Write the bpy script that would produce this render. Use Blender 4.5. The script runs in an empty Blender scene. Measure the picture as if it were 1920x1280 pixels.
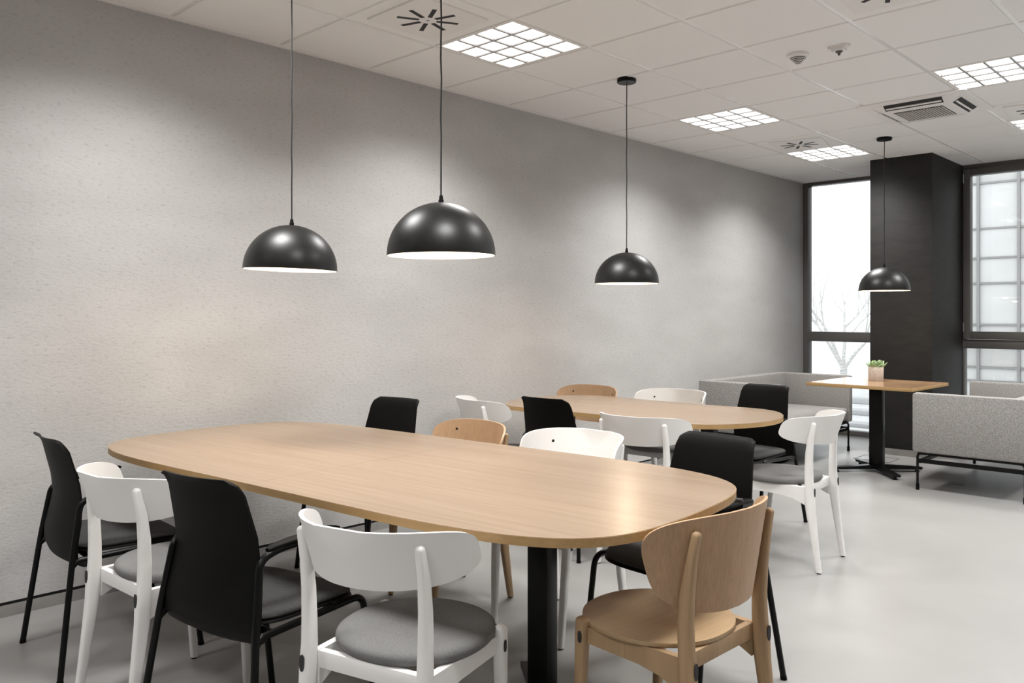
import bpy, bmesh, math, random
from mathutils import Vector, Matrix
random.seed(7)
PI = math.pi
R = math.radians
sc = bpy.context.scene
COL = sc.collection

# ------------------------------------------------------------------ camera, world, exposure
cam = bpy.data.cameras.new('camera')
cam_o = bpy.data.objects.new('camera', cam)
COL.objects.link(cam_o)
cam_o.location = (4.085, 0, 1.322)
cam_o.rotation_euler = (R(90), 0, R(43.85))
cam.sensor_width = 36
cam.lens = 28.96
cam.shift_y = -0.0266
cam.clip_end = 200
sc.camera = cam_o

WORLD = 2.0
LED_W = 23.0
LED_CELL = 2.6
BULB_W = 3.6
EXPOSURE = 0.18
sc.view_settings.view_transform = 'Standard'
sc.view_settings.look = 'None'
sc.view_settings.gamma = 1
sc.view_settings.use_curve_mapping = False
sc.view_settings.exposure = EXPOSURE

w = bpy.data.worlds.new('overcast')
sc.world = w
w.use_nodes = True
bg = w.node_tree.nodes['Background']
bg.inputs[0].default_value = (0.97, 0.985, 1, 1)
bg.inputs[1].default_value = WORLD


# ------------------------------------------------------------------ materials
def mat(name, color, rough=0.5, metal=0.0, spec=0.5, emit=None, estr=0):
    m = bpy.data.materials.new(name)
    m.use_nodes = True
    b = m.node_tree.nodes['Principled BSDF']
    b.inputs['Base Color'].default_value = (*color, 1)
    b.inputs['Roughness'].default_value = rough
    b.inputs['Metallic'].default_value = metal
    b.inputs['Specular IOR Level'].default_value = spec
    if emit:
        b.inputs['Emission Color'].default_value = (*emit, 1)
        b.inputs['Emission Strength'].default_value = estr
    return m


def nodes(m):
    nt = m.node_tree
    return nt, nt.nodes, nt.links, nt.nodes['Principled BSDF']


def noise_mat(name, c1, c2, scale=(1, 1, 1), nscale=4, detail=6, rough=0.5, spec=0.5, bump=0, bscale=None, dist=0.01,
              nrough=0.6, lo=0.35, hi=0.65, coord='Object'):
    m = mat(name, c1, rough, 0, spec)
    nt, N, L, b = nodes(m)
    tc = N.new('ShaderNodeTexCoord')
    mp = N.new('ShaderNodeMapping')
    mp.inputs['Scale'].default_value = scale
    L.new(tc.outputs[coord], mp.inputs[0])
    n = N.new('ShaderNodeTexNoise')
    n.inputs['Scale'].default_value = nscale
    n.inputs['Detail'].default_value = detail
    n.inputs['Roughness'].default_value = nrough
    L.new(mp.outputs[0], n.inputs['Vector'])
    cr = N.new('ShaderNodeValToRGB')
    cr.color_ramp.elements[0].position = lo
    cr.color_ramp.elements[1].position = hi
    cr.color_ramp.elements[0].color = (*c1, 1)
    cr.color_ramp.elements[1].color = (*c2, 1)
    L.new(n.outputs[0], cr.inputs[0])
    L.new(cr.outputs[0], b.inputs['Base Color'])
    if bump:
        n2 = n
        if bscale:
            n2 = N.new('ShaderNodeTexNoise')
            n2.inputs['Scale'].default_value = bscale
            n2.inputs['Detail'].default_value = 8
            L.new(mp.outputs[0], n2.inputs['Vector'])
        bp = N.new('ShaderNodeBump')
        bp.inputs['Strength'].default_value = bump
        bp.inputs['Distance'].default_value = dist
        L.new(n2.outputs[0], bp.inputs['Height'])
        L.new(bp.outputs[0], b.inputs['Normal'])
    return m


def wood(name, c1, c2, axis=0, fine=90, broad=7, rough=0.42, spec=0.4):
    """Oak: long fibres along one local axis, broad figure under fine pores."""
    m = mat(name, c1, rough, 0, spec)
    nt, N, L, b = nodes(m)
    tc = N.new('ShaderNodeTexCoord')

    def tex(sc_, along, det):
        mp = N.new('ShaderNodeMapping')
        s = [sc_] * 3
        s[axis] = along
        mp.inputs['Scale'].default_value = s
        L.new(tc.outputs['Object'], mp.inputs[0])
        n = N.new('ShaderNodeTexNoise')
        n.inputs['Scale'].default_value = 1
        n.inputs['Detail'].default_value = det
        n.inputs['Roughness'].default_value = 0.6
        L.new(mp.outputs[0], n.inputs['Vector'])
        return n
    a = tex(broad, broad * 0.07, 4)
    f = tex(fine, fine * 0.02, 3)
    mx = N.new('ShaderNodeMix')
    mx.data_type = 'FLOAT'
    mx.inputs[0].default_value = 0.5
    L.new(a.outputs[0], mx.inputs[2])
    L.new(f.outputs[0], mx.inputs[3])
    cr = N.new('ShaderNodeValToRGB')
    cr.color_ramp.elements[0].position = 0.34
    cr.color_ramp.elements[1].position = 0.64
    cr.color_ramp.elements[0].color = (*c2, 1)
    cr.color_ramp.elements[1].color = (*c1, 1)
    L.new(mx.outputs[0], cr.inputs[0])
    L.new(cr.outputs[0], b.inputs['Base Color'])
    bp = N.new('ShaderNodeBump')
    bp.inputs['Strength'].default_value = 0.08
    bp.inputs['Distance'].default_value = 0.002
    L.new(f.outputs[0], bp.inputs['Height'])
    L.new(bp.outputs[0], b.inputs['Normal'])
    return m


M = {}
# trowelled plaster wall: soft mottling, horizontal scratches and small dark pits
m = mat('plaster', (0.6, 0.57, 0.545), 0.92, 0, 0.2)
nt, N, L, b = nodes(m)
tc = N.new('ShaderNodeTexCoord')
mp = N.new('ShaderNodeMapping'); mp.inputs['Scale'].default_value = (1, 1, 2.6)
L.new(tc.outputs['Object'], mp.inputs[0])
n1 = N.new('ShaderNodeTexNoise'); n1.inputs['Scale'].default_value = 1.6; n1.inputs['Detail'].default_value = 5
n2 = N.new('ShaderNodeTexNoise'); n2.inputs['Scale'].default_value = 34; n2.inputs['Detail'].default_value = 9; n2.inputs['Roughness'].default_value = 0.72
L.new(mp.outputs[0], n1.inputs['Vector']); L.new(mp.outputs[0], n2.inputs['Vector'])
cr = N.new('ShaderNodeValToRGB')
cr.color_ramp.elements[0].position = 0.36; cr.color_ramp.elements[1].position = 0.66
cr.color_ramp.elements[0].color = (0.488, 0.478, 0.468, 1); cr.color_ramp.elements[1].color = (0.535, 0.525, 0.516, 1)
L.new(n1.outputs[0], cr.inputs[0])
pit = N.new('ShaderNodeValToRGB')
pit.color_ramp.elements[0].position = 0.28; pit.color_ramp.elements[1].position = 0.46
pit.color_ramp.elements[0].color = (0.68, 0.67, 0.66, 1); pit.color_ramp.elements[1].color = (1, 1, 1, 1)
L.new(n2.outputs[0], pit.inputs[0])
mu = N.new('ShaderNodeMix'); mu.data_type = 'RGBA'; mu.blend_type = 'MULTIPLY'; mu.inputs[0].default_value = 1
L.new(cr.outputs[0], mu.inputs[6]); L.new(pit.outputs[0], mu.inputs[7])
L.new(mu.outputs[2], b.inputs['Base Color'])
bp = N.new('ShaderNodeBump'); bp.inputs['Strength'].default_value = 0.45; bp.inputs['Distance'].default_value = 0.006
L.new(n2.outputs[0], bp.inputs['Height']); L.new(bp.outputs[0], b.inputs['Normal'])
M['plaster'] = m

M['paint'] = mat('wall_paint', (0.58, 0.57, 0.56), 0.8)
M['floor'] = noise_mat('screed_floor', (0.262, 0.256, 0.247), (0.30, 0.294, 0.284), (1, 1.3, 1), 1.3, 7, 0.38, 0.4, 0.02, 40, 0.002, 0.62, 0.25, 0.75)
nt, N, L, b = nodes(M['floor'])
M['skirting'] = noise_mat('skirting_concrete', (0.24, 0.23, 0.22), (0.31, 0.30, 0.285), (1, 1, 1), 5, 5, 0.6)
M['ceiling'] = mat('ceiling_tile', (0.88, 0.87, 0.86), 0.9, 0, 0.2)
M['grid'] = mat('ceiling_grid', (0.88, 0.87, 0.86), 0.22)
M['gap'] = mat('shadow_gap', (0.02, 0.02, 0.02), 0.7)
M['black_wall'] = noise_mat('black_plaster', (0.016, 0.015, 0.0135), (0.023, 0.021, 0.019), (1, 1, 3), 6, 5, 0.6, 0.3, 0.1, 40, 0.003)
M['alu'] = mat('anthracite_frame', (0.12, 0.113, 0.106), 0.42)
M['white_paint'] = mat('white_lacquer', (0.77, 0.757, 0.742), 0.5)
M['white_plastic'] = mat('white_plastic', (0.84, 0.82, 0.80), 0.5)
M['oak_top'] = wood('oak_tabletop', (0.305, 0.220, 0.150), (0.245, 0.172, 0.114), 0, 70, 6, 0.27, 0.5)
M['oak_gloss'] = wood('oak_gloss_top', (0.40, 0.25, 0.145), (0.33, 0.20, 0.11), 0, 70, 6, 0.13, 0.5)
M['oak_edge'] = wood('oak_edge_band', (0.44, 0.28, 0.125), (0.34, 0.21, 0.085), 0, 80, 8, 0.5)
M['oak_leg'] = wood('oak_solid', (0.40, 0.265, 0.15), (0.31, 0.20, 0.108), 2, 120, 10, 0.5)
M['oak_back'] = wood('oak_veneer_back', (0.48, 0.31, 0.185), (0.36, 0.225, 0.128), 2, 150, 9, 0.48)
M['oak_seat'] = wood('oak_veneer_seat', (0.44, 0.30, 0.17), (0.35, 0.235, 0.128), 0, 120, 8, 0.45)
M['ply_edge'] = mat('plywood_edge', (0.62, 0.45, 0.29), 0.55)
M['black_metal'] = mat('black_steel', (0.0035, 0.0035, 0.0035), 0.32, 0, 0.2)
M['black_plastic'] = noise_mat('black_plastic', (0.0036, 0.0036, 0.0034), (0.0055, 0.0054, 0.005), (1, 1, 1), 250, 2, 0.52, 0.09)
M['shade_black'] = noise_mat('shade_black', (0.006, 0.006, 0.0055), (0.009, 0.009, 0.008), (1, 1, 1), 200, 2, 0.38, 0.42)
M['shade_white'] = mat('shade_inner', (0.86, 0.82, 0.76), 0.5)
M['bulb'] = mat('bulb', (1, 0.9, 0.75), 0.4, emit=(1, 0.82, 0.58), estr=9)
M['cord'] = mat('cord', (0.02, 0.02, 0.02), 0.6)
M['led'] = mat('led_cell', (0.9, 0.9, 0.9), 0.4, emit=(1, 0.985, 0.97), estr=LED_CELL)
M['fabric'] = noise_mat('grey_melange', (0.15, 0.142, 0.135), (0.40, 0.385, 0.37), (1, 1, 1), 190, 3, 0.95, 0.1, 0.25, None, 0.002, 0.7)
M['seat_grey'] = noise_mat('grey_seat_cloth', (0.135, 0.134, 0.13), (0.195, 0.193, 0.188), (1, 1, 1), 420, 2, 0.9, 0.15, 0.15, None, 0.001)
M['seat_dark'] = noise_mat('charcoal_seat_cloth', (0.04, 0.039, 0.037), (0.075, 0.073, 0.07), (1, 1, 1), 400, 2, 0.85, 0.15, 0.1, None, 0.001)
M['screw'] = mat('screw', (0.03, 0.03, 0.03), 0.4, 0.6)
M['pot'] = noise_mat('pot_concrete', (0.42, 0.36, 0.31), (0.52, 0.46, 0.41), (1, 1, 1), 40, 4, 0.85)
M['soil'] = noise_mat('soil', (0.03, 0.022, 0.016), (0.07, 0.05, 0.035), (1, 1, 1), 200, 3, 0.95, 0.1, 0.5, None, 0.004)
M['leaf'] = noise_mat('succulent_leaf', (0.16, 0.27, 0.12), (0.42, 0.52, 0.30), (1, 1, 14), 1.5, 2, 0.5)
M['steel'] = mat('steel', (0.45, 0.45, 0.45), 0.3, 0.9)
M['ground'] = noise_mat('pale_paving', (0.55, 0.55, 0.55), (0.68, 0.68, 0.68), (1, 1, 1), 1.2, 6, 0.9)
M['kerb'] = mat('kerb_stone', (0.48, 0.48, 0.49), 0.9)
M['bark'] = noise_mat('pale_bark', (0.45, 0.44, 0.43), (0.78, 0.77, 0.76), (1, 1, 5), 14, 4, 0.9)
M['facade'] = noise_mat('facade_panel', (0.62, 0.617, 0.612), (0.72, 0.716, 0.71), (1, 1, 1), 0.7, 3, 0.5)
M['facade_tint'] = noise_mat('facade_tinted_panel', (0.52, 0.515, 0.505), (0.62, 0.615, 0.605), (1, 1, 1), 0.9, 3, 0.3)
M['mullion'] = mat('mullion', (0.3, 0.295, 0.29), 0.5)
M['grille'] = mat('grille', (0.42, 0.41, 0.4), 0.5, 0.3)

m = bpy.data.materials.new('window_glass')
m.use_nodes = True
nt = m.node_tree; N = nt.nodes; L = nt.links
for n in list(N):
    if n.type != 'OUTPUT_MATERIAL':
        N.remove(n)
tr = N.new('ShaderNodeBsdfTransparent'); tr.inputs[0].default_value = (0.93, 0.95, 0.95, 1)
gl = N.new('ShaderNodeBsdfGlossy'); gl.inputs['Roughness'].default_value = 0.01
fr = N.new('ShaderNodeFresnel'); fr.inputs[0].default_value = 1.5
mx = N.new('ShaderNodeMixShader')
L.new(fr.outputs[0], mx.inputs[0]); L.new(tr.outputs[0], mx.inputs[1]); L.new(gl.outputs[0], mx.inputs[2])
L.new(mx.outputs[0], [n for n in N if n.type == 'OUTPUT_MATERIAL'][0].inputs[0])
M['glass'] = m


# ------------------------------------------------------------------ mesh helpers
def box(bm, x0, x1, y0, y1, z0, z1, bev=0.0, seg=2):
    r = bmesh.ops.create_cube(bm, size=1)
    vs = r['verts']
    for v in vs:
        v.co = Vector(((x0 + x1) / 2 + v.co.x * (x1 - x0), (y0 + y1) / 2 + v.co.y * (y1 - y0), (z0 + z1) / 2 + v.co.z * (z1 - z0)))
    if bev:
        es = {e for v in vs for e in v.link_edges}
        bmesh.ops.bevel(bm, geom=list(es), offset=bev, segments=seg, profile=0.5, affect='EDGES')


def loft(bm, rings, cap=True):
    vr = [[bm.verts.new(p) for p in ring] for ring in rings]
    n = len(vr[0])
    for a, b_ in zip(vr, vr[1:]):
        for i in range(n):
            bm.faces.new((a[i], a[(i + 1) % n], b_[(i + 1) % n], b_[i]))
    if cap:
        bm.faces.new(list(reversed(vr[0])))
        bm.faces.new(vr[-1])


def rrect(w_, d, e=4.0, n=16):
    """rounded-rectangle section as (x, y) pairs"""
    out = []
    for i in range(n):
        a = 2 * PI * (i + 0.5) / n
        c, s = math.cos(a), math.sin(a)
        out.append((w_ / 2 * math.copysign(abs(c) ** (2 / e), c), d / 2 * math.copysign(abs(s) ** (2 / e), s)))
    return out


def post(bm, pts, e=4.0, n=16, round_top=0.0):
    """upright member: pts = (x, y, z, width, depth) with level sections"""
    rings = []
    P = list(pts)
    for (x, y, z, w_, d) in P:
        rings.append([(x + a, y + c, z) for a, c in rrect(w_, d, e, n)])
    if round_top:
        x, y, z, w_, d = P[-1]
        for t in (0.35, 0.6, 0.8, 0.94):
            k = math.sqrt(1 - t * t)
            rings.append([(x + a * k, y + c * k, z + round_top * t) for a, c in rrect(w_, d, e, n)])
    loft(bm, rings)


def fillet(pts, r, k=6):
    pts = [Vector(p) for p in pts]
    out = [pts[0]]
    for a, p, c in zip(pts, pts[1:], pts[2:]):
        u, v = (a - p), (c - p)
        d = min(r, u.length * 0.48, v.length * 0.48)
        s, t = p + u.normalized() * d, p + v.normalized() * d
        for i in range(k + 1):
            f = i / k
            out.append(s * (1 - f) ** 2 + p * 2 * f * (1 - f) + t * f * f)
    out.append(pts[-1])
    return out


def tube(bm, pts, r, n=10, cap=True, flat=1.0):
    pts = [Vector(p) for p in pts]
    rs = r if isinstance(r, (list, tuple)) else [r] * len(pts)
    rings = []
    prev = None
    for i, p in enumerate(pts):
        t = (pts[min(i + 1, len(pts) - 1)] - pts[max(i - 1, 0)]).normalized()
        if prev is None:
            ref = Vector((0, 0, 1)) if abs(t.z) < 0.9 else Vector((1, 0, 0))
            u = t.cross(ref).normalized()
        else:
            u = (prev - t * prev.dot(t)).normalized()
        prev = u
        v = t.cross(u)
        rings.append([p + (u * math.cos(2 * PI * j / n) + v * math.sin(2 * PI * j / n) * flat) * rs[i] for j in range(n)])
    loft(bm, rings, cap)


def lathe(bm, prof, n=40, c=(0, 0), close=False):
    rings = [[(c[0] + r * math.cos(2 * PI * j / n), c[1] + r * math.sin(2 * PI * j / n), z) for j in range(n)] for r, z in prof]
    loft(bm, rings, close)


def prism(bm, poly, z0, z1, bev=0.0):
    lo = [bm.verts.new((x, y, z0)) for x, y in poly]
    hi = [bm.verts.new((x, y, z1)) for x, y in poly]
    n = len(poly)
    bm.faces.new(list(reversed(lo)))
    top = bm.faces.new(hi)
    for i in range(n):
        bm.faces.new((lo[i], lo[(i + 1) % n], hi[(i + 1) % n], hi[i]))
    if bev:
        bmesh.ops.bevel(bm, geom=list(top.edges), offset=bev, segments=2, profile=0.5, affect='EDGES')


def extrude_poly(bm, poly3, d):
    """flat polygon (3d points) thickened along vector d"""
    d = Vector(d)
    a = [bm.verts.new(Vector(p)) for p in poly3]
    c = [bm.verts.new(Vector(p) + d) for p in poly3]
    n = len(a)
    bm.faces.new(list(reversed(a)))
    bm.faces.new(c)
    for i in range(n):
        bm.faces.new((a[i], a[(i + 1) % n], c[(i + 1) % n], c[i]))


def sheet(bm, F, G, outline, rings=7):
    """thin moulded sheet between front surface F(s, t) and rear surface G(s, t) inside an outline of (s, t) pairs"""
    n = len(outline)
    fr, bk = [], []
    for k in range(rings, 0, -1):
        f = k / rings
        fr.append([bm.verts.new(F(s * f, t * f)) for s, t in outline])
        bk.append([bm.verts.new(G(s * f, t * f)) for s, t in outline])
    cf, cb = bm.verts.new(F(0, 0)), bm.verts.new(G(0, 0))
    for grid, flip in ((fr, False), (bk, True)):
        for a, b_ in zip(grid, grid[1:]):
            for i in range(n):
                q = (a[i], a[(i + 1) % n], b_[(i + 1) % n], b_[i])
                bm.faces.new(q if flip else tuple(reversed(q)))
        c = cb if flip else cf
        a = grid[-1]
        for i in range(n):
            q = (a[i], a[(i + 1) % n], c)
            bm.faces.new(q if flip else tuple(reversed(q)))
    for i in range(n):
        bm.faces.new((fr[0][i], fr[0][(i + 1) % n], bk[0][(i + 1) % n], bk[0][i]))


def obj(name, bm, m, parent=None, smooth=38):
    bmesh.ops.recalc_face_normals(bm, faces=bm.faces)
    me = bpy.data.meshes.new(name)
    bm.to_mesh(me)
    bm.free()
    ms = m if isinstance(m, (list, tuple)) else [m]
    for x in ms:
        me.materials.append(x)
    if smooth:
        me.shade_smooth()
        me.set_sharp_from_angle(angle=R(smooth))
    o = bpy.data.objects.new(name, me)
    COL.objects.link(o)
    if parent:
        o.parent = parent
    return o


def B():
    return bmesh.new()


def tag(o, label, cat, group=None, kind=None):
    o['label'] = label
    o['category'] = cat
    if group:
        o['group'] = group
    if kind:
        o['kind'] = kind
    return o


def thing(name, label, cat, loc=(0, 0, 0), rz=0, group=None):
    o = bpy.data.objects.new(name, None)
    o.empty_display_size = 0.1
    COL.objects.link(o)
    o.location = loc
    o.rotation_euler = (0, 0, rz)
    return tag(o, label, cat, group)


def struct(name, bm, m, parent=None, smooth=38):
    o = obj(name, bm, m, parent, smooth)
    if not parent:
        o['kind'] = 'structure'
    return o


def boxo(name, m, parent, *a, bev=0.0):
    b_ = B()
    box(b_, *a, bev=bev)
    return obj(name, b_, m, parent)


def dup(root, loc, rz, label, group):
    r = root.copy()
    COL.objects.link(r)
    r.location = loc
    r.rotation_euler = (0, 0, rz)
    r['label'] = label
    if group:
        r['group'] = group
    for ch in list(root.children):
        c = ch.copy()
        COL.objects.link(c)
        c.parent = r
        for g in ch.children:
            d = g.copy()
            COL.objects.link(d)
            d.parent = c
    return r


# ------------------------------------------------------------------ the room
X1, Y0, YW, H = 7.29, -4.25, 9.06, 2.8
bm = B(); box(bm, -0.12, X1 + 0.1, Y0 - 0.1, YW + 0.12, -0.1, 0)
floor = struct('floor', bm, M['floor'], smooth=0)
bm = B(); box(bm, -0.15, 0, Y0, YW + 0.1, 0.066, H + 0.2)
struct('wall_left', bm, M['plaster'], smooth=0)
bm = B(); box(bm, X1, X1 + 0.1, Y0, YW + 0.1, 0, H + 0.2)
struct('wall_right', bm, M['paint'], smooth=0)
bm = B(); box(bm, -0.1, X1 + 0.1, Y0 - 0.1, Y0, 0, H + 0.2)
struct('wall_back', bm, M['paint'], smooth=0)
# concrete skirting with a dark shadow gap over it
bm = B(); box(bm, -0.1, 0.0, Y0, YW, 0, 0.05)
struct('baseboard_left', bm, M['skirting'], smooth=0)
bm = B(); box(bm, -0.1, -0.012, Y0, YW, 0.05, 0.066)
struct('trim_1', bm, M['gap'], smooth=0)

# black pillar between the two windows, on its own skirting
PX0, PX1, PY = 1.09, 1.645, 8.07
bm = B(); box(bm, PX0, PX1, PY, YW + 0.06, 0.062, H + 0.05, bev=0.004)
struct('wall_pillar', bm, M['black_wall'])
bm = B(); box(bm, PX0 - 0.012, PX1 - 0.004, PY - 0.006, YW - 0.07, 0, 0.058)
struct('baseboard_pillar', bm, M['skirting'], smooth=0)
bm = B(); box(bm, PX0 - 0.004, PX1 - 0.012, PY + 0.006, YW - 0.07, 0.058, 0.062)
struct('trim_2', bm, M['gap'], smooth=0)

# ceiling: soffit, exposed runners, tiles hung just below
GX, GY = 0.035, 2.973
bm = B(); box(bm, -0.1, X1 + 0.1, Y0 - 0.1, YW + 0.12, H + 0.03, H + 0.12)
ceiling = struct('ceiling', bm, M['gap'], smooth=0)
bm = B()
for i in range(13):
    x = GX + 0.6 * i
    box(bm, x - 0.012, x + 0.012, Y0, YW, H + 0.001, H + 0.03)
obj('main_runner', bm, M['grid'], ceiling, 0)['kind'] = 'stuff'
bm = B()
for j in range(-12, 11):
    y = GY + 0.6 * j
    box(bm, 0, X1, y - 0.012, y + 0.012, H + 0.0015, H + 0.029)
obj('cross_runner', bm, M['grid'], ceiling, 0)['kind'] = 'stuff'
bm = B(); box(bm, 0, GX - 0.006, Y0, YW - 0.03, H, H + 0.03); box(bm, 0, 0.022, Y0, YW - 0.03, H - 0.004, H, )
struct('trim_3', bm, M['grid'], smooth=0)
bm = B(); box(bm, 0, X1, GY + 0.6 * 10 + 0.006, YW, H - 0.002, H + 0.03)
struct('trim_4', bm, M['grid'], smooth=0)

FIX = {(1, -3), (1, 0), (1, 4), (1, 7), (4, -3), (4, 0), (4, 4), (4, 7), (7, 0), (7, 4), (7, 7), (10, 4), (10, 7), (1, -7), (4, -7), (7, -7)}  # unseen panels beyond the view mostly added to light foreground and chair backs
AC = (3, 5)
bm = B()
box(bm, -0.2885, 0.2885, -0.2885, 0.2885, -0.004, 0.018, bev=0.003, seg=1)
tile0 = None
for i in range(12):
    for j in range(-12, 10):
        if (i, j) in FIX or (i, j) == AC:
            continue
        loc = (GX + 0.6 * i + 0.3, GY + 0.6 * j + 0.3, H)
        if tile0 is None:
            tile0 = obj('tile', bm, M['ceiling'], ceiling, 30)
            o = tile0
        else:
            o = tile0.copy()
            COL.objects.link(o)
        o.location = loc


# ------------------------------------------------------------------ windows
def frame_bars(win, x0, x1, bars_z, head_glass, low_glass, y=YW, fw=0.052, sash=False):
    """aluminium frame: jambs, sill, transom, head; an opening sash in the upper light when sash"""
    f = M['alu']
    boxo('jamb', f, win, x0, x0 + fw, y - 0.05, y + 0.06, 0, H, bev=0.003)
    boxo('jamb', f, win, x1 - fw, x1, y - 0.05, y + 0.06, 0, H, bev=0.003)
    boxo('head', f, win, x0 + fw, x1 - fw, y - 0.05, y + 0.06, head_glass, H, bev=0.003)
    boxo('sill', f, win, x0 + fw, x1 - fw, y - 0.05, y + 0.06, 0, low_glass, bev=0.003)
    boxo('transom', f, win, x0 + fw, x1 - fw, y - 0.05, y + 0.06, bars_z[0], bars_z[1], bev=0.003)
    boxo('pane', M['glass'], win, x0 + fw - 0.002, x1 - fw + 0.002, y + 0.022, y + 0.024, low_glass - 0.002, bars_z[0] + 0.002)
    if not sash:
        boxo('pane', M['glass'], win, x0 + fw - 0.002, x1 - fw + 0.002, y + 0.022, y + 0.024, bars_z[1] - 0.002, head_glass + 0.002)
    else:
        s = 0.062
        a, c, z0, z1 = x0 + fw - 0.004, x1 - fw + 0.004, bars_z[1] + 0.004, head_glass + 0.004
        sh = boxo('sash', f, win, a, a + s, y - 0.07, y + 0.03, z0, z1, bev=0.003)
        boxo('sash_stile', f, sh, c - s, c, y - 0.07, y + 0.03, z0, z1, bev=0.003)
        boxo('sash_rail', f, sh, a + s, c - s, y - 0.07, y + 0.03, z0, z0 + s + 0.014, bev=0.003)
        boxo('sash_rail', f, sh, a + s, c - s, y - 0.07, y + 0.03, z1 - s, z1, bev=0.003)
        boxo('sash_pane', M['glass'], sh, a + s - 0.002, c - s + 0.002, y - 0.002, y, z0 + s, z1 - s + 0.002)
        for hz in (1.15, 2.62):
            b_ = B(); tube(b_, [(a + 0.004, y - 0.076, hz), (a + 0.004, y - 0.076, hz + 0.09)], 0.007, 8)
            obj('hinge', b_, M['steel'], sh)


def window(name, x0, x1, **k):
    o = bpy.data.objects.new(name, None)
    COL.objects.link(o)
    o['kind'] = 'structure'
    frame_bars(o, x0, x1, **k)
    return o


window('window_1', -0.002, PX0 + 0.06, bars_z=(1.02, 1.127), head_glass=2.765, low_glass=0.055, fw=0.056)
window('window_2', PX1 - 0.04, 3.42, bars_z=(0.985, 1.072), head_glass=2.75, low_glass=0.06, fw=0.05, sash=True)
window('window_3', 3.42, 5.3, bars_z=(0.985, 1.072), head_glass=2.75, low_glass=0.06, fw=0.05, sash=True)
window('window_4', 5.3, X1, bars_z=(0.985, 1.072), head_glass=2.75, low_glass=0.06, fw=0.05, sash=True)

# floor convector grille along the window and the floor outlet box by the pillar
t = thing('floor_convector_grille', 'slatted metal convector grille let into the floor along the right window', 'grille', (0, 0, 0))
bm = B()
for (a, c, d, e) in ((1.80, 5.2, 8.30, 8.315), (1.80, 5.2, 8.615, 8.63), (1.80, 1.815, 8.315, 8.615), (5.185, 5.2, 8.315, 8.615)):
    box(bm, a, c, d, e, 0, 0.006)
obj('frame', bm, M['grille'], t, 0)
bm = B(); box(bm, 1.815, 5.185, 8.315, 8.615, 0.0005, 0.0015)
obj('trough', bm, M['gap'], t, 0)
bm = B()
x = 1.825
while x < 5.18:
    box(bm, x, x + 0.010, 8.315, 8.615, 0.0015, 0.005)
    x += 0.022
o = obj('slat', bm, M['grille'], t, 0); o['kind'] = 'stuff'

t = thing('floor_box', 'flush square floor outlet box beside the black pillar', 'floor box', (1.27, 7.75, 0))
bm = B()
for (a, c, d, e) in ((-0.16, 0.16, -0.135, -0.122), (-0.16, 0.16, 0.122, 0.135), (-0.16, -0.147, -0.122, 0.122), (0.147, 0.16, -0.122, 0.122)):
    box(bm, a, c, d, e, 0, 0.004)
obj('frame', bm, mat('box_rim', (0.2, 0.2, 0.2), 0.5), t, 0)
boxo('lid', M['floor'], t, -0.145, 0.145, -0.12, 0.12, 0, 0.0025)


# ------------------------------------------------------------------ ceiling fittings
def led(i, j, label, group='square LED panels in the ceiling grid'):
    t = thing('led_ceiling_panel', label, 'ceiling light', (GX + 0.6 * i + 0.3, GY + 0.6 * j + 0.3, H), 0, group)
    b_ = B()
    for (a, c, d, e) in ((-.296, .296, -.296, -.272), (-.296, .296, .272, .296), (-.296, -.272, -.272, .272), (.272, .296, -.272, .272)):
        box(b_, a, c, d, e, -0.003, 0.028)
    obj('frame', b_, M['white_plastic'], t, 0)
    b_ = B()
    for k in (-0.136, 0, 0.136):
        box(b_, k - 0.007, k + 0.007, -.272, .272, -0.005, 0.028)
        box(b_, -.272, .272, k - 0.007, k + 0.007, -0.0048, 0.0278)
    obj('louvre', b_, mat('louvre_grey', (0.35, 0.34, 0.33), 0.4) if 'louvre_grey' not in bpy.data.materials else bpy.data.materials['louvre_grey'], t, 0)
    first = None
    for p in range(4):
        for q in range(4):
            if first is None:
                b_ = B()
                box(b_, -0.0605, 0.0605, -0.0605, 0.0605, 0.0, 0.02, bev=0.006, seg=1)
                first = obj('lens', b_, M['led'], t)
                o_ = first
            else:
                o_ = first.copy(); COL.objects.link(o_)
            o_.location = (-0.204 + 0.136 * p, -0.204 + 0.136 * q, 0)
    return t


lamp_data = bpy.data.lights.new('led_light', 'AREA')
lamp_data.shape = 'SQUARE'
lamp_data.size = 0.54
lamp_data.energy = LED_W
lamp_data.color = (1, 0.995, 0.985)
lamp_data.spread = R(132)


def led_lamp(t):
    l = bpy.data.objects.new('lamp', lamp_data)
    COL.objects.link(l)
    l.parent = t
    l.location = (0, 0, -0.006)


LED_LABEL = {
    (1, 0): 'square LED ceiling panel nearest the plaster wall, above the big oak table',
    (1, 4): 'square LED ceiling panel near the wall, above and behind the second oak table',
    (1, 7): 'square LED ceiling panel beside the swirl vent, in front of the black pillar',
    (4, 4): 'square LED ceiling panel just in front of the ceiling air conditioner',
    (4, 7): 'square LED ceiling panel behind the air conditioner, cut by the right picture edge'}
led0 = led(1, 0, LED_LABEL[(1, 0)])
for ij in sorted(FIX):
    if ij == (1, 0):
        continue
    loc = (GX + 0.6 * ij[0] + 0.3, GY + 0.6 * ij[1] + 0.3, H)
    lab = LED_LABEL.get(ij, 'unseen square LED ceiling panel assumed overhead, outside the picture')
    tt = dup(led0, loc, 0, lab, 'square LED panels in the ceiling grid' if ij in LED_LABEL else 'LED panels outside the picture')
    led_lamp(tt)
led_lamp(led0)


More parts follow.
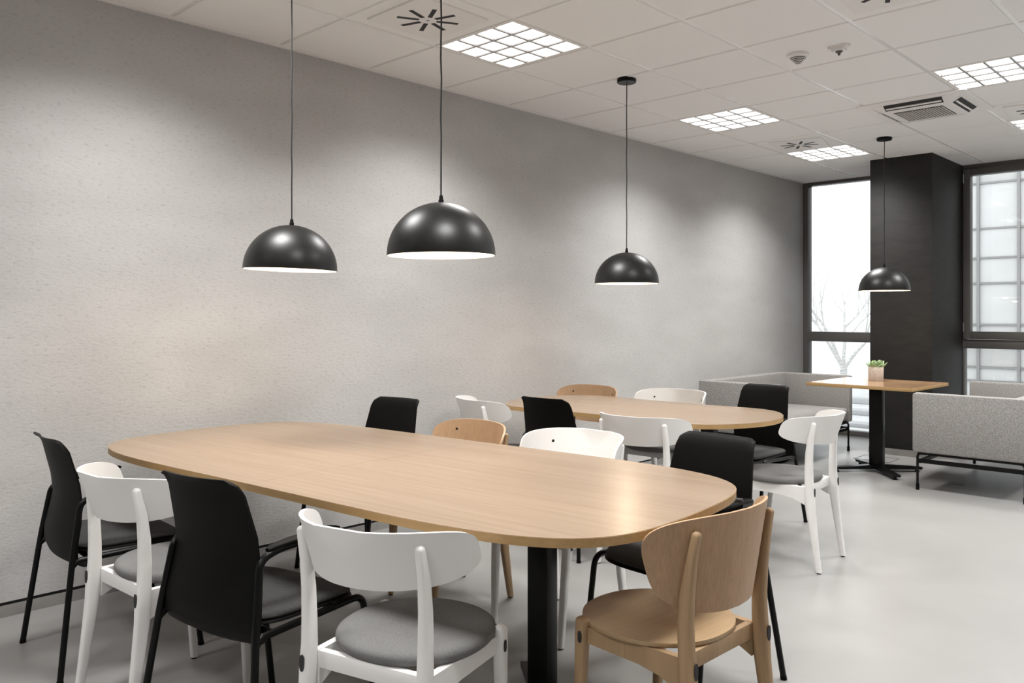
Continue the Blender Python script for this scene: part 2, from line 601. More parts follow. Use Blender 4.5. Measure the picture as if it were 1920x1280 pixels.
def vent(i, j, label, rz=0):
    t = thing('swirl_vent', label, 'vent', (GX + 0.6 * i + 0.3, GY + 0.6 * j + 0.3, H), rz, 'swirl vents in the ceiling')
    b_ = B(); box(b_, -0.215, 0.215, -0.215, 0.215, -0.013, 0, bev=0.003, seg=1)
    obj('plate', b_, M['white_plastic'], t)
    first = None
    for k in range(8):
        if first is None:
            b_ = B(); box(b_, 0.045, 0.155, -0.011, 0.011, -0.0145, -0.012)
            first = obj('slot', b_, M['gap'], t, 0); o_ = first
        else:
            o_ = first.copy(); COL.objects.link(o_)
        o_.rotation_euler = (0, 0, k * PI / 4 + 0.3)
    b_ = B(); lathe(b_, [(0.006, -0.016), (0.009, -0.014), (0.009, -0.012)], 12, close=True)
    obj('screw', b_, M['steel'], t)
    return t


v0 = vent(1, -1, 'square swirl vent between the two front pendant cords, before the LED panel')
dup(v0, (GX + 0.9, GY + 0.6 * 6 + 0.3, H), 0.25, 'square swirl vent far back, touching the LED panel by the black pillar', 'swirl vents in the ceiling')
dup(v0, (GX + 2.7, GY + 0.6 * 1 + 0.3, H), 0.1, 'square swirl vent cut by the top edge, above the smoke detector', 'swirl vents in the ceiling')
dup(v0, (GX + 2.7, GY + 0.6 * 6 + 0.3, H), 0.1, 'square swirl vent at the right edge, behind the air conditioner', 'swirl vents in the ceiling')

# four-way cassette air conditioner
t = thing('air_conditioner', 'white four-way cassette air conditioner set into the ceiling', 'air conditioner', (GX + 0.6 * 3 + 0.3 + 0.01, GY + 0.6 * 5 + 0.3 - 0.01, H))
bm = B()
# raised bevelled panel: outer lip at the tiles, inner face lower
ring = lambda r, z: [(-r, -r, z), (r, -r, z), (r, r, z), (-r, r, z)]
loft(bm, [ring(0.352, 0.004), ring(0.352, -0.012), ring(0.342, -0.016), ring(0.285, -0.0145), ring(0.222, -0.047), ring(0.205, -0.050), ring(0.02, -0.050)])
obj('panel', bm, M['white_plastic'], t, 20)
for k in range(4):
    Mx = Matrix.Rotation(k * PI / 2, 4, 'Z')

    def slope(y0, z0, y1, z1, hw, d):
        b_ = B()
        extrude_poly(b_, [(-hw, y0, z0), (hw, y0, z0), (hw, y1, z1), (-hw, y1, z1)], d)
        b_.transform(Mx)
        return b_
    # air outlet on the outward slope, a flap lying in it and end scoops
    so = obj('outlet', slope(.228, -.0445, .281, -.0158, .19, (0, .001, -.002)), M['gap'], t, 0)
    obj('flap', slope(.246, -.038, .256, -.0326, .18, (0, .003, -.006)), M['white_plastic'], so, 0)
    for sx in (-1, 1):
        bm = B()
        extrude_poly(bm, [(sx * .19, .226, -.0465), (sx * .19, .285, -.014), (sx * .215, .285, -.0135), (sx * .205, .226, -.0465)], (0, .002, -.003))
        bm.transform(Mx)
        obj('scoop', bm, M['white_plastic'], so, 0)
bm = B(); box(bm, -0.16, 0.16, -0.16, 0.16, -0.053, -0.0495)
g = obj('intake_grille', bm, mat('intake', (0.06, 0.056, 0.05), 0.7), t, 0)
bm = B()
for k in range(17):
    y = -0.152 + k * 0.019
    box(bm, y - 0.005, y + 0.005, -0.155, 0.155, -0.057, -0.053)
o = obj('grille_slat', bm, mat('slat_grey', (0.55, 0.52, 0.49), 0.5), g, 0); o['kind'] = 'stuff'

t = thing('smoke_detector', 'round white smoke detector with slotted cone on the ceiling', 'smoke detector', (2.02, 4.49, H))
bm = B(); lathe(bm, [(0.058, 0), (0.06, -0.012), (0.058, -0.02), (0.05, -0.024), (0.001, -0.024)], 32)
obj('base', bm, M['white_plastic'], t)
bm = B()
prof = []
for k in range(6):
    r0 = 0.047 - k * 0.0075
    z0 = -0.024 - k * 0.007
    prof += [(r0, z0), (r0 - 0.001, z0 - 0.004), (r0 - 0.0065, z0 - 0.0045), (r0 - 0.0068, z0 - 0.007)]
prof += [(0.0015, -0.067)]
lathe(bm, prof, 32)
obj('slotted_cone', bm, M['white_plastic'], t, 25)
for k in range(5):
    r0 = 0.0415 - k * 0.0075
    z0 = -0.0288 - k * 0.007
    bm = B(); lathe(bm, [(r0 + 0.0006, z0 + 0.0008), (r0 + 0.0002, z0 - 0.0034)], 32)
    obj('dark_slot', bm, M['gap'], t)

t = thing('ceiling_sensor', 'small white motion sensor with dark lens beside the smoke detector', 'sensor', (2.245, 4.51, H))
bm = B(); prism(bm, [(-.05, -.03), (.05, -.03), (.062, 0), (.05, .03), (-.05, .03), (-.062, 0)], -0.02, 0)
obj('base', bm, M['white_plastic'], t)
bm = B(); prism(bm, [(-.035, -.022), (.035, -.022), (.035, .022), (-.035, .022)], -0.034, -0.02)
obj('housing', bm, M['white_plastic'], t)
bm = B(); lathe(bm, [(0.02, -0.034), (0.017, -0.04), (0.008, -0.043), (0.007, -0.055), (0.002, -0.057)], 20)
obj('lens', bm, mat('sensor_lens', (0.12, 0.10, 0.09), 0.4), t)

# ------------------------------------------------------------------ pendant lamps
bulb_data = bpy.data.lights.new('bulb_light', 'POINT')
bulb_data.energy = BULB_W
bulb_data.color = (1, 0.80, 0.56)
bulb_data.shadow_soft_size = 0.05


def pendant(x, y, zb, label, tilt=0.0):
    t = thing('pendant_lamp', label, 'pendant lamp', (x, y, H), 0, 'black dome pendant lamps')
    Rr = 0.2
    hh = 0.193
    top = zb - H + hh
    mt = Matrix.Translation((0, 0, top)) @ Matrix.Rotation(tilt, 4, Vector((-math.sin(R(43.85)), math.cos(R(43.85)), 0))) @ Matrix.Translation((0, 0, -top))
    b_ = B(); lathe(b_, [(0.002, 0), (0.06, 0), (0.06, -0.022), (0.057, -0.026), (0.002, -0.026)], 32)
    obj('canopy', b_, M['black_metal'], t)
    b_ = B()
    pts = []
    for k in range(15):
        z = -0.02 + (top + 0.02 + 0.02) * k / 14
        pts.append((0.0012 * math.sin(k * 1.7), 0.0012 * math.cos(k * 2.3), z))
    tube(b_, pts, 0.0032, 8)
    obj('cord', b_, M['cord'], t)
    prof = []
    for k in range(25):
        a = PI / 2 * k / 24
        prof.append((max(Rr * math.sin(a), 0.004), top - hh * (1 - math.cos(a))))
    b_ = B()
    inner = [(max(r - 0.0025, 0.003), z - 0.0015) for r, z in prof]
    lathe(b_, prof + [(Rr, zb - H - 0.003), (Rr - 0.0025, zb - H - 0.003)] , 64)
    b_.transform(mt)
    s = obj('shade', b_, M['shade_black'], t, 50)
    b_ = B(); lathe(b_, inner + [(Rr - 0.0025, zb - H - 0.003)], 64); b_.transform(mt)
    obj('shade_lining', b_, M['shade_white'], s, 50)
    b_ = B(); lathe(b_, [(0.004, top + 0.028), (0.007, top + 0.024), (0.008, top + 0.012), (0.010, top + 0.008), (0.010, top - 0.004)], 16)
    obj('cord_grip', b_, M['black_plastic'], t)
    b_ = B(); lathe(b_, [(0.002, top - 0.002), (0.02, top - 0.002), (0.02, top - 0.06), (0.002, top - 0.06)], 20); b_.transform(mt)
    obj('lamp_holder', b_, M['white_plastic'], t)
    b_ = B()
    pr = [(0.013, top - 0.06)] + [(0.031 * math.sin(a), top - 0.105 + 0.031 * math.cos(a)) for a in [0.5 + k * (PI - 0.5) / 10 for k in range(11)]]
    pr[-1] = (0.002, pr[-1][1])
    lathe(b_, pr, 20); b_.transform(mt)
    obj('bulb', b_, M['bulb'], t)
    l = bpy.data.objects.new('bulb_lamp', bulb_data)
    COL.objects.link(l)
    l.parent = t
    l.location = mt @ Vector((0, 0, top - 0.16))
    return t


pendant(0.904, 1.925, 1.517, 'leftmost black dome pendant lamp above the left part of the big oak table', R(1.6))
pendant(1.788, 2.013, 1.541, 'largest-looking black dome pendant lamp above the middle of the big oak table', R(-0.3))
pendant(1.02, 4.23, 1.517, 'black dome pendant lamp with ceiling rose above the second oak table')
pendant(1.56, 7.12, 1.521, 'farthest black dome pendant lamp hanging before the black pillar')


# ------------------------------------------------------------------ tables
def boat(a, b_, k1, k2, n, k=140):
    """outline of a table with bowed long and short sides"""
    out = []
    for i in range(k):
        t = 2 * PI * i / k
        c, s = a * math.cos(t), b_ * math.sin(t)
        lo, hi = 0.3, 2.0
        for _ in range(40):
            m = (lo + hi) / 2
            x, y = c * m, s * m
            f = ((abs(x) / (a * (1 - k2 * (y / b_) ** 2))) ** n + (abs(y) / (b_ * (1 - k1 * (x / a) ** 2))) ** n)
            lo, hi = (m, hi) if f < 1 else (lo, m)
        out.append((c * lo, s * lo))
    return out


def superellipse(a, b_, n, k=96):
    out = []
    for i in range(k):
        t = 2 * PI * i / k
        c, s = math.cos(t), math.sin(t)
        r = (abs(c / a) ** n + abs(s / b_) ** n) ** (-1 / n)
        out.append((r * c, r * s))
    return out


def star_base(t, zt, px, arm=0.32, ax=PI / 4, w_=0.08, d=0.06):
    b_ = B(); box(b_, px - w_ / 2, px + w_ / 2, -d / 2, d / 2, 0.03, zt - 0.004, bev=0.003)
    col = obj('column', b_, M['black_metal'], t)
    b_ = B(); box(b_, px - 0.13, px + 0.13, -0.13, 0.13, zt - 0.005, zt, bev=0.001)
    obj('mounting_plate', b_, M['black_metal'], t)
    for k in range(4):
        b_ = B()
        extrude_poly(b_, [(0, -0.034, 0.028), (arm, -0.028, 0.022), (arm + 0.012, -0.028, 0.04), (0.02, -0.034, 0.062), (0, -0.034, 0.062)], (0, 0.062, 0))
        b_.transform(Matrix.Translation((px, 0, 0)) @ Matrix.Rotation(ax + k * PI / 2, 4, 'Z'))
        f = obj('foot', b_, M['black_metal'], t, 20)
        b_ = B(); lathe(b_, [(0.001, 0.0), (0.018, 0.0), (0.018, 0.012), (0.008, 0.014), (0.008, 0.026), (0.001, 0.026)], 14, (arm - 0.025, 0))
        b_.transform(Matrix.Translation((px, 0, 0)) @ Matrix.Rotation(ax + k * PI / 2, 4, 'Z'))
        obj('levelling_pad', b_, M['black_plastic'], f)


def half(poly, sign):
    """the half of a convex outline with sign*x >= gap"""
    g = 0.0006
    out = []
    n = len(poly)
    for i in range(n):
        p, q = poly[i], poly[(i + 1) % n]
        ip, iq = sign * p[0] >= g, sign * q[0] >= g
        if ip:
            out.append(p)
        if ip != iq:
            f = (sign * g - p[0]) / (q[0] - p[0])
            out.append((sign * g, p[1] + f * (q[1] - p[1])))
    return out


def boat_table(label, loc, rz, o, zt, posts, split, th=0.025):
    t = thing('meeting_table', label, 'table', (loc[0], loc[1], 0), rz)
    for s in ((-1, 1) if split else (0,)):
        poly = half(o, s) if s else o
        bb = B(); prism(bb, poly, zt - th, zt - 0.0012)
        bb.faces.ensure_lookup_table()
        e = obj('tabletop', bb, M['oak_edge'], t, 30)
        bb = B()
        k = 0.9985
        prism(bb, [(x * k, y * k) for x, y in poly], zt - 0.0012, zt)
        obj('top_veneer', bb, M['oak_top'], e, 30)
    for px in posts:
        star_base(t, zt - th, px)
    return t


t1 = boat_table('big oak boat-shaped table in front, on two black columns', (1.486, 1.961), R(5.1), boat(1.353, 0.587, -0.045, 0.041, 4.7), 0.755, (-1.05, 0.79), True)
bm = B(); tube(bm, [(1.345, 0.27, 0.74), (1.366, 0.274, 0.74)], 0.007, 10)
obj('edge_socket', bm, M['gap'], t1)
boat_table('smaller oak boat-shaped table in the middle, behind the big table', (1.134, 4.167), R(1.5), boat(0.891, 0.435, -0.224, 0.209, 8.3), 0.75, (-0.53, 0.5), False)

t = thing('bistro_table', 'square oak table with one black column between the two sofas', 'table', (1.50, 7.12, 0), R(-2))
bm = B(); box(bm, -0.43, 0.43, -0.4, 0.4, 0.722, 0.7488, bev=0.003)
e = obj('tabletop', bm, M['oak_edge'], t)
boxo('top_veneer', M['oak_gloss'], e, -0.428, 0.428, -0.398, 0.398, 0.7488, 0.75)
star_base(t, 0.722, 0.0, arm=0.36, ax=PI / 4, w_=0.105, d=0.07)

# succulent in a concrete cube on the square table
t = thing('potted_succulent', 'small green succulents in a square beige concrete pot on the square table', 'plant', (1.425, 7.30, 0.75), R(20))
bm = B()
w_ = 0.062
loft(bm, [[(x * k, y * k, z) for x, y in rrect(2 * w_, 2 * w_, 9, 28)] for k, z in ((0.93, 0), (0.97, 0.004), (1, 0.118), (0.98, 0.12), (0.86, 0.12), (0.86, 0.095), (0.02, 0.095))])
obj('pot', bm, M['pot'], t, 40)
bm = B(); box(bm, -0.05, 0.05, -0.05, 0.05, 0.095, 0.106)
obj('soil', bm, M['soil'], t, 0)
bm = B()
rings = []
for k, (u, wd, th_) in enumerate([(0, .006, .004), (0.25, .012, .006), (0.55, .014, .006), (0.8, .009, .004), (1.0, .001, .001)]):
    x = 0.062 * u
    z = 0.012 * u * u
    rings.append([(x, wd * math.cos(q * PI / 3), z + th_ * math.sin(q * PI / 3)) for q in range(6)])
loft(bm, rings)
leaf0 = None
for (rx, ry, s, nn) in ((-0.012, -0.028, 1.0, 13), (0.030, -0.002, 1.05, 11), (-0.032, 0.022, 0.85, 9), (0.018, 0.036, 0.8, 8), (-0.038, -0.02, 0.6, 7)):
    for k in range(nn):
        if leaf0 is None:
            leaf0 = obj('leaf', bm, M['leaf'], t, 60); o = leaf0
        else:
            o = leaf0.copy(); COL.objects.link(o)
        f = k / nn
        o.location = (rx, ry, 0.106)
        o.rotation_euler = (0, -R(18 + 62 * f), k * 2.4 + rx * 40)
        q = s * (1.3 - 0.2 * f)
        o.scale = (q, q, q)


# ------------------------------------------------------------------ wooden chairs (white lacquer with cushion / plain oak)
def bent_back(bz0, bz1, by, bt, rho, phi, cone, th, oval):
    """ply sheet bent to an arc of radius rho over +-phi, flaring upwards"""
    zc, h, ln = (bz0 + bz1) / 2, (bz1 - bz0) / 2, rho * phi

    def S(off):
        def F(s, tt):
            r = rho * (1 + cone * tt)
            a = s / rho
            return Vector(((r + off) * math.sin(a), -by + r - (r + off) * math.cos(a) - bt * tt, zc + tt))
        return F
    out = []
    if oval:
        n = 88
        for i in range(n):
            a = 2 * PI * i / n
            c, s = math.cos(a), math.sin(a)
            out.append((ln * math.copysign(abs(c) ** (2 / 3.3), c), h * math.copysign(abs(s) ** (2 / 3.3), s)))
    else:
        n = 112
        for i in range(n):
            a = 2 * PI * (i + 0.5) / n
            c, s = math.cos(a), math.sin(a)
            if s > 0:   # tight upper corners, points spaced along the flat top edge
                c = math.copysign(abs(c) ** 0.45, c)
                out.append((ln * c, h * (1 - abs(c) ** 4.4) ** (1 / 4.4)))
            else:
                out.append((ln * math.copysign(abs(c) ** (2 / 2.3), c), h * math.copysign(abs(s) ** (2 / 2.3), s)))
    bm = B()
    sheet(bm, S(-th / 2), S(th / 2), out, 14)
    return bm, S(-th / 2)


def wood_chair(label, oak):
    t = thing('oak_chair' if oak else 'white_chair', label, 'chair')
    ml = M['oak_leg'] if oak else M['white_paint']
    if oak:
        rho = .327
        bm, F = bent_back(.536, .804, .234, .12, rho, .93, 1.3, .009, True)
        yy = {.52: -.178, .60: -.183, .68: -.1955, .755: -.2095}
    else:
        rho = .269
        bm, F = bent_back(.645, .800, .261, .354, rho, 1.35, 0.0, .011, False)
        yy = {.52: -.179, .60: -.181, .68: -.189, .755: -.205}
    bo = obj('backrest', bm, M['oak_back'] if oak else M['white_paint'], t, 45)
    for s in (-1, 1):
        a_ = math.asin(.187 / rho)
        a_ = math.asin(.187 / (rho * (1.1 if oak else 1)))
        p = F(s * rho * a_, 0.08 if oak else 0.02)
        nrm = Vector((-s * math.sin(a_), math.cos(a_), 0.05)).normalized()
        bm = B(); tube(bm, [p - nrm * 0.004, p + nrm * 0.0022], 0.0062, 12)
        obj('screw', bm, M['screw'], bo)
    for s in (-1, 1):
        # sabre rear leg running up behind the backrest
        bm = B()
        post(bm, [(s * .193, -.232, 0.006, .024, .028), (s * .192, -.218, .10, .027, .033), (s * .1895, -.202, .22, .030, .040), (s * .188, -.188, .33, .033, .047),
                  (s * .187, -.184, .40, .034, .050), (s * .187, -.180, .455, .033, .044), (s * .188, yy[.52], .52, .031, .042),
                  (s * .189, yy[.60], .60, .029, .039), (s * .190, yy[.68], .68, .027, .029 if oak else .033), (s * (.187 if oak else .190), yy[.755], .755, .025, .024)], 3.2, 16, 0.013)
        lg = obj('leg', bm, ml, t, 45)
        bm = B(); lathe(bm, [(0.001, 0), (0.010, 0), (0.011, 0.007), (0.001, 0.007)], 12, (s * .193, -.232))
        obj('glide', bm, M['screw'], lg)
        # black oval cap on the rear of the leg
        bm = B()
        loft(bm, [[(s * .187 + x, yq, .408 + z) for x, z in rrect(.016, .044, 2.6, 20)] for yq in (-.2075, -.2105)])
        obj('bolt_cap', bm, M['gap'], lg)
    for s in (-1, 1):
        bm = B()
        post(bm, [(s * .186, .188, 0.006, .023, .023), (s * .192, .178, .2, .030, .030), (s * .199, .163, .40, .036, .038), (s * .2, .16, .448, .036, .038)], 3.4, 16, 0.012)
        lg = obj('leg', bm, ml, t, 45)
        bm = B(); lathe(bm, [(0.001, 0), (0.010, 0), (0.011, 0.007), (0.001, 0.007)], 12, (s * .186, .188))
        obj('glide', bm, M['screw'], lg)
        bm = B()
        loft(bm, [[(xq, .158 + x, .405 + z) for x, z in rrect(.014, .034, 2.6, 16)] for xq in (s * .2165, s * .2185)])
        obj('bolt_cap', bm, M['gap'], lg)
        # side rail, deeper where it meets the rear leg
        bm = B()
        extrude_poly(bm, [(s * .198, .148, .431), (s * .198, .148, .385), (s * .194, -.03, .378), (s * .19, -.10, .365), (s * .188, -.165, .335), (s * .188, -.165, .431)], (-s * .022, 0, 0))
        obj('side_rail', bm, ml, t, 20)
    boxo('front_rail', ml, t, -.186, .186, .146, .168, .385, .431, bev=.002)
    boxo('rear_rail', ml, t, -.174, .174, -.166, -.144, .385, .431, bev=.002)
    # seat
    bm = B()
    pr = superellipse(.216, .216, 2.15, 64)
    if oak:
        zz = [(.93, .431), (.985, .4325), (1, .437), (.997, .446), (.9, .4435), (.6, .4405), (.02, .439)]
    else:
        zz = [(.90, .430), (.96, .432), (.99, .440), (1, .452), (.985, .460), (.95, .4655), (.88, .469), (.6, .472), (.02, .473)]
    loft(bm, [[(x * k, .043 + y * k, z) for x, y in pr] for k, z in zz])
    obj('seat', bm, M['oak_seat'] if oak else M['seat_grey'], t, 60)
    return t


def black_chair(label):
    t = thing('black_armchair', label, 'chair')
    mp_, mm = M['black_plastic'], M['black_metal']
    # moulded back shell: S-profile, tapering to the top, top edge rolled back
    prof = [(.372, -.105, .150), (.380, -.150, .178), (.400, -.178, .203), (.43, -.189, .217), (.48, -.188, .219), (.55, -.174, .207), (.62, -.164, .186),
            (.69, -.172, .185), (.76, -.190, .177), (.81, -.203, .171), (.835, -.211, .168), (.851, -.222, .165), (.860, -.238, .158)]
    nu = 17
    bm = B()
    fr, bk = [], []
    for k, (z, y, hw) in enumerate(prof):
        a, c = [], []
        for i in range(nu):
            u = -1 + 2 * i / (nu - 1)
            x = hw * u
            dz = 0
            if k >= len(prof) - 3:
                q = max(0, abs(u) - 0.86) / 0.14
                dz = -0.010 * q * q
            bow = .024 * (u * u)
            # centre sits back, sides wrap forward
            P = Vector((x, y - .012 + bow, z + dz))
            a.append(bm.verts.new(P + Vector((0, .004, 0))))
            c.append(bm.verts.new(P - Vector((0, .004, 0))))
        fr.append(a); bk.append(c)
    for g_, fl in ((fr, 0), (bk, 1)):
        for a, c in zip(g_, g_[1:]):
            for i in range(nu - 1):
                q = (a[i], a[i + 1], c[i + 1], c[i])
                bm.faces.new(q if fl else tuple(reversed(q)))
    m_ = len(prof)
    for k in range(m_ - 1):
        for i in (0, nu - 1):
            bm.faces.new((fr[k][i], fr[k + 1][i], bk[k + 1][i], bk[k][i]))
    for k in (0, m_ - 1):
        for i in range(nu - 1):
            bm.faces.new((fr[k][i], fr[k][i + 1], bk[k][i + 1], bk[k][i]))
    obj('backrest', bm, mp_, t, 55)
    # seat pad with waterfall front on a thin plastic pan
    def pad(z_lo, z_hi, k, fall):
        bm = B()
        n = 60
        o_ = []
        for i in range(n):
            a = 2 * PI * i / n
            c, s = math.cos(a), math.sin(a)
            e = 4.5
            r = (abs(c) ** e + abs(s) ** e) ** (-1 / e)
            x, y = r * c, r * s
            wx = .222 + .012 * y
            o_.append((x * wx, .03 + y * .205))
        def zf(y, z):
            q = max(0, (y - .10)) / .135
            return z - fall * q * q
        levels = [(k * .97, z_lo), (k, z_lo + (z_hi - z_lo) * .35), (k * .99, z_lo + (z_hi - z_lo) * .7), (k * .955, z_hi - .002), (k * .85, z_hi), (k * .5, z_hi - .003), (.02, z_hi - .004)]
        loft(bm, [[(x * f, .03 + (y - .03) * f, zf(.03 + (y - .03) * f, z)) for x, y in o_] for f, z in levels])
        return bm
    obj('seat_pan', pad(.437, .451, 1.0, .018), mp_, t, 60)
    obj('seat_pad', pad(.449, .470, .985, .020), M['seat_dark'], t, 60)
    for s in (-1, 1):
        # rear leg rising into the arm support
        pts = fillet([(s * .262, -.245, .004), (s * .216, -.190, .44), (s * .196, -.158, .628), (s * .205, -.105, .648), (s * .212, -.04, .652)], .05)
        bm = B(); tube(bm, pts, .0112, 10)
        lg = obj('leg', bm, mm, t, 60)
        bm = B(); tube(bm, [(s * .2625, -.2455, 0), (s * .261, -.2436, .014)], .0122, 10)
        obj('glide', bm, mp_, lg)
        # arm pad
        bm = B()
        rings = []
        for (y, x, z, wd, th_) in ((-.135, .199, .652, .016, .010), (-.12, .2, .657, .030, .012), (-.06, .207, .664, .042, .013), (.04, .217, .668, .046, .013), (.10, .222, .669, .044, .012), (.115, .223, .668, .030, .008)):
            rings.append([(s * x + a, y, z + c) for a, c in rrect(wd, th_, 3.5, 14)])
        loft(bm, rings)
        obj('armrest', bm, mp_, t, 50)
        # front leg bending under the seat and back to the rear leg
        pts = fillet([(s * .247, .272, .004), (s * .240, .212, .436), (s * .225, .02, .426), (s * .214, -.175, .418), (s * .2195, -.194, .40)], .045)
        bm = B(); tube(bm, pts, .0112, 10)
        lg = obj('leg', bm, mm, t, 60)
        bm = B(); tube(bm, [(s * .247, .272, 0), (s * .2467, .270, .014)], .0122, 10)
        obj('glide', bm, mp_, lg)
    bm = B(); tube(bm, [(-.232, .10, .427), (.232, .10, .427)], .010, 8)
    obj('cross_tube', bm, mm, t, 60)
    bm = B(); tube(bm, [(-.215, -.13, .42), (.215, -.13, .42)], .010, 8)
    obj('cross_tube', bm, mm, t, 60)
    return t


GW, GO, GB = 'white chairs at the two oak tables', 'oak chairs at the two oak tables', 'black armchairs at the two oak tables'
WHITE = [
    (2.321, 1.424, 14.5, 'white wooden chair with round grey seat, nearest the camera at the big table'),
    (1.203, 1.260, 3.0, 'white wooden chair between two black armchairs on the left side of the big table'),
    (2.058, 4.282, 94.9, 'white wooden chair with grey seat at the right end of the second table'),
    (1.562, 3.719, 3.3, 'white chair back to us behind the big table, left of a black armchair'),
    (0.416, 3.725, -21.8, 'white wooden chair at the left end of the second table, close to the wall'),
    (1.786, 2.667, 179.8, 'white chair on the far side of the big table, its backrest front facing us'),
    (0.983, 4.695, 182.5, 'white wooden chair on the far side of the second table, before the grey sofa')]
OAK = [
    (2.765, 2.035, 88.2, 'oak chair with veneer seat at the right end of the big table, nearest the camera'),
    (1.19, 2.568, 171.9, 'oak chair on the far side of the big table, beside the white chair'),
    (0.345, 4.545, 178.0, 'oak chair on the far side of the second table, close to the wall')]
BLACK = [
    (1.742, 1.300, 11.1, 'black armchair with its back to us, left of the nearest white chair'),
    (0.639, 1.259, -2.9, 'leftmost black armchair, by the plaster wall at the end of the big table'),
    (2.450, 2.606, 176.3, 'black armchair behind the near oak chair, at the right of the big table'),
    (1.522, 4.848, 175.5, 'black armchair on the far side of the second table, before the sofa seat'),
    (0.506, 2.624, 188.0, 'black armchair on the far side of the big table, alone against the wall'),
    (1.035, 3.640, 2.1, 'black armchair with its back to us at the near side of the second table')]
for rows, g_, mk in ((WHITE, GW, lambda l: wood_chair(l, False)), (OAK, GO, lambda l: wood_chair(l, True)), (BLACK, GB, black_chair)):
    first = None
    for (x, y, a, lab) in rows:
        if first is None:
            first = mk(lab)
            first.location = (x, y, 0); first.rotation_euler = (0, 0, R(a)); first['group'] = g_
        else:
            dup(first, (x, y, 0), R(a), lab, g_)


# ------------------------------------------------------------------ sofas
def cushion(bm, x0, x1, y0, y1, z0, z1, crown=0.02, bev=0.02):
    box(bm, x0, x1, y0, y1, z0, z1, bev=bev, seg=3)


def sofa(label, loc, sx):
    """three-sided booth sofa; origin at the middle of the wall-side long edge; sx = +1 opens to +x"""
    t = thing('booth_sofa', label, 'sofa', (loc[0], loc[1], 0), 0 if sx > 0 else PI, 'grey booth sofas round the square table')
    D, Wd, zt, zb, th = 0.77, 1.56, 0.732, 0.285, 0.085
    f = M['fabric']
    boxo('back_panel', f, t, 0, th + 0.03, -Wd / 2 + 0.004, Wd / 2 - 0.004, zb, zt, bev=0.018)
    for s in (-1, 1):
        y0, y1 = (s * Wd / 2, s * (Wd / 2 - th))
        boxo('side_panel', f, t, 0.004, D, min(y0, y1), max(y0, y1), zb, zt - 0.001, bev=0.018)
    bm = B(); box(bm, th + 0.02, D - 0.012, -Wd / 2 + th - 0.004, Wd / 2 - th + 0.004, zb + 0.01, 0.42, bev=0.03, seg=3)
    obj('seat_cushion', bm, f, t)
    mm = M['black_metal']
    boxo('frame', mm, t, 0.03, D - 0.03, -Wd / 2 + 0.03, Wd / 2 - 0.03, zb - 0.018, zb + 0.002)
    for a in (-1, 1):
        y = a * (Wd / 2 - 0.035)
        for x in (0.035, D - 0.03):
            bm = B()
            tube(bm, fillet([(x, y, 0.002), (x, y, zb - 0.012), (x + (0.06 if x < D / 2 else -0.06), y, zb - 0.01)], 0.03), 0.009, 10)
            lg = obj('leg', bm, mm, t)
            bm = B(); tube(bm, [(x, y, 0), (x, y, 0.045)], 0.0125, 12)
            obj('foot_cap', bm, M['black_plastic'], lg)
        boxo('end_rail', mm, t, 0.04, D - 0.035, y - 0.009, y + 0.009, 0.205, 0.235)
    boxo('long_rail', mm, t, D - 0.05, D - 0.03, -Wd / 2 + 0.04, Wd / 2 - 0.04, 0.2, 0.225)
    boxo('long_rail', mm, t, 0.035, 0.055, -Wd / 2 + 0.04, Wd / 2 - 0.04, 0.2, 0.225)
    for y in (-0.25, 0.25):
        bm = B(); tube(bm, [(0.045, y, 0.22), (0.045, y, zb - 0.015)], 0.009, 8)
        obj('strut', bm, mm, t)
    return t


sofa('grey booth sofa on black tube legs against the plaster wall, left of the square table', (0.17, 7.26), 1)
sofa('grey booth sofa cut by the right picture edge, right of the square table', (2.725, 7.35), -1)

# ------------------------------------------------------------------ outside
bm = B(); box(bm, -60, 60, YW + 0.12, 90, -0.3, -0.12)
struct('ground_outside', bm, M['ground'], smooth=0)
for k, (y, z) in enumerate([(10.6, .05), (11.9, .07), (13.4, .09)]):
    o = boxo('kerb', M['kerb'], None, -9, 0.3, y, y + 0.28, -0.12, -0.12 + z, bev=0.01)
    tag(o, ['low grey kerb outside the left window, nearest the glass', 'low grey kerb outside the left window, middle one', 'low grey kerb outside the left window, by the bare tree'][k], 'kerb', 'kerbs outside the left window')


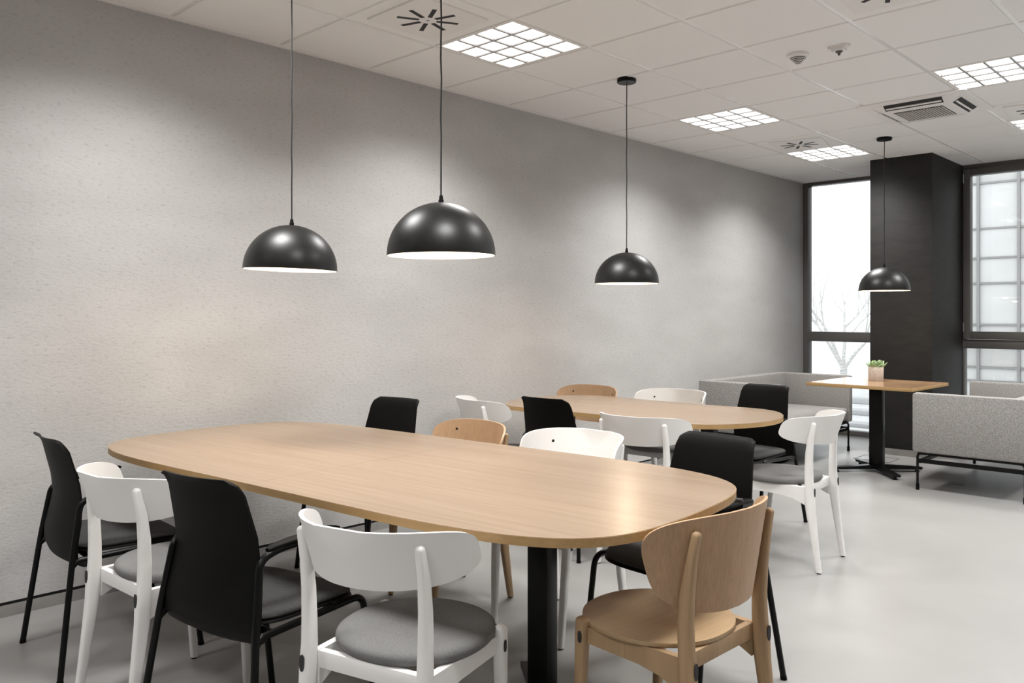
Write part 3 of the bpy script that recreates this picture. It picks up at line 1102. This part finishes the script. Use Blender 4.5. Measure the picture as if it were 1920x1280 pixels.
def tree(name, label, x, y, z0, h, seed, fork=0.42):
    rnd = random.Random(seed)
    t = thing(name, label, 'tree', (x, y, z0))
    bt = B()
    tube(bt, [(0, 0, 0), (0.01, 0.01, fork * 0.5), (0, 0.02, fork + 0.05)], [0.07, 0.056, 0.06], 10)
    obj('trunk', bt, M['bark'], t)
    br = B()

    def grow(p, d, l, r, lev):
        q = [p]
        dd = d.copy()
        for i in range(4):
            dd = (dd + Vector((rnd.uniform(-.18, .18), rnd.uniform(-.18, .18), rnd.uniform(-.04, .12)))).normalized()
            q.append(q[-1] + dd * l / 4)
        tube(br, q, [r, r * .88, r * .76, r * .64, r * .5], 6 if lev < 2 else 4)
        if lev < 4:
            for k in range(3 if lev < 2 else 2):
                i = rnd.choice((2, 3, 4))
                nd = (dd + Vector((rnd.uniform(-1, 1), rnd.uniform(-1, 1), rnd.uniform(-.1, .6))) * .75).normalized()
                grow(q[i], nd, l * rnd.uniform(.55, .8), r * .52, lev + 1)
    for k in range(4):
        a = k * PI / 2 + rnd.uniform(-.4, .4)
        grow(Vector((0, 0.02, fork)), Vector((math.cos(a) * .6, math.sin(a) * .6, 1)).normalized(), h * .33, 0.034, 0)
    o_ = obj('branches', br, M['bark'], t)
    o_['kind'] = 'stuff'
    return t


tree('bare_tree', 'bare pale forked tree outside the left window', -1.56, 14.0, -0.12, 3.4, 5, 0.5)

# glazed office building across the way, seen through the right window
FY = 16.0
t = thing('office_building', 'pale glazed office building outside the right window', 'building', (0, FY, -0.12))
xs = [-1.239 + 0.616 * k for k in range(16)]
zs = [0.0, 0.28, 0.52, 1.26, 1.98, 2.42, 2.93, 3.72, 4.5, 5.3, 6.1]
bm = B(); box(bm, -1.26, 8.1, 0.12, 3.0, 0, 6.3)
obj('wall', bm, M['facade'], t, 0)
pane_me = {}
for a, c in zip(xs, xs[1:]):
    for z0, z1 in zip(zs, zs[1:]):
        if a > 6:
            continue
        key = (round(z1 - z0, 3), random.random() < 0.4)
        if key not in pane_me:
            bm = B(); box(bm, 0, 0.576, 0.03, 0.09, 0, z1 - z0 - 0.03, bev=0.004, seg=1)
            o = obj('panel', bm, M['facade_tint' if key[1] else 'facade'], t, 20); pane_me[key] = o
        else:
            o = pane_me[key].copy(); COL.objects.link(o)
        o.location = (a + 0.02, random.uniform(-0.006, 0.006), z0 + 0.015)
for x in xs:
    if x < 6.8:
        boxo('mullion', M['mullion'], t, x - 0.022, x + 0.022, -0.02, 0.12, 0, 6.3)
for z in zs[1:]:
    boxo('transom', M['mullion'], t, -1.26, 8.1, 0.0, 0.12, z - 0.016, z + 0.016)
boxo('handrail', M['facade'], t, -1.26, 8.1, -0.12, -0.06, 0.93, 1.0)
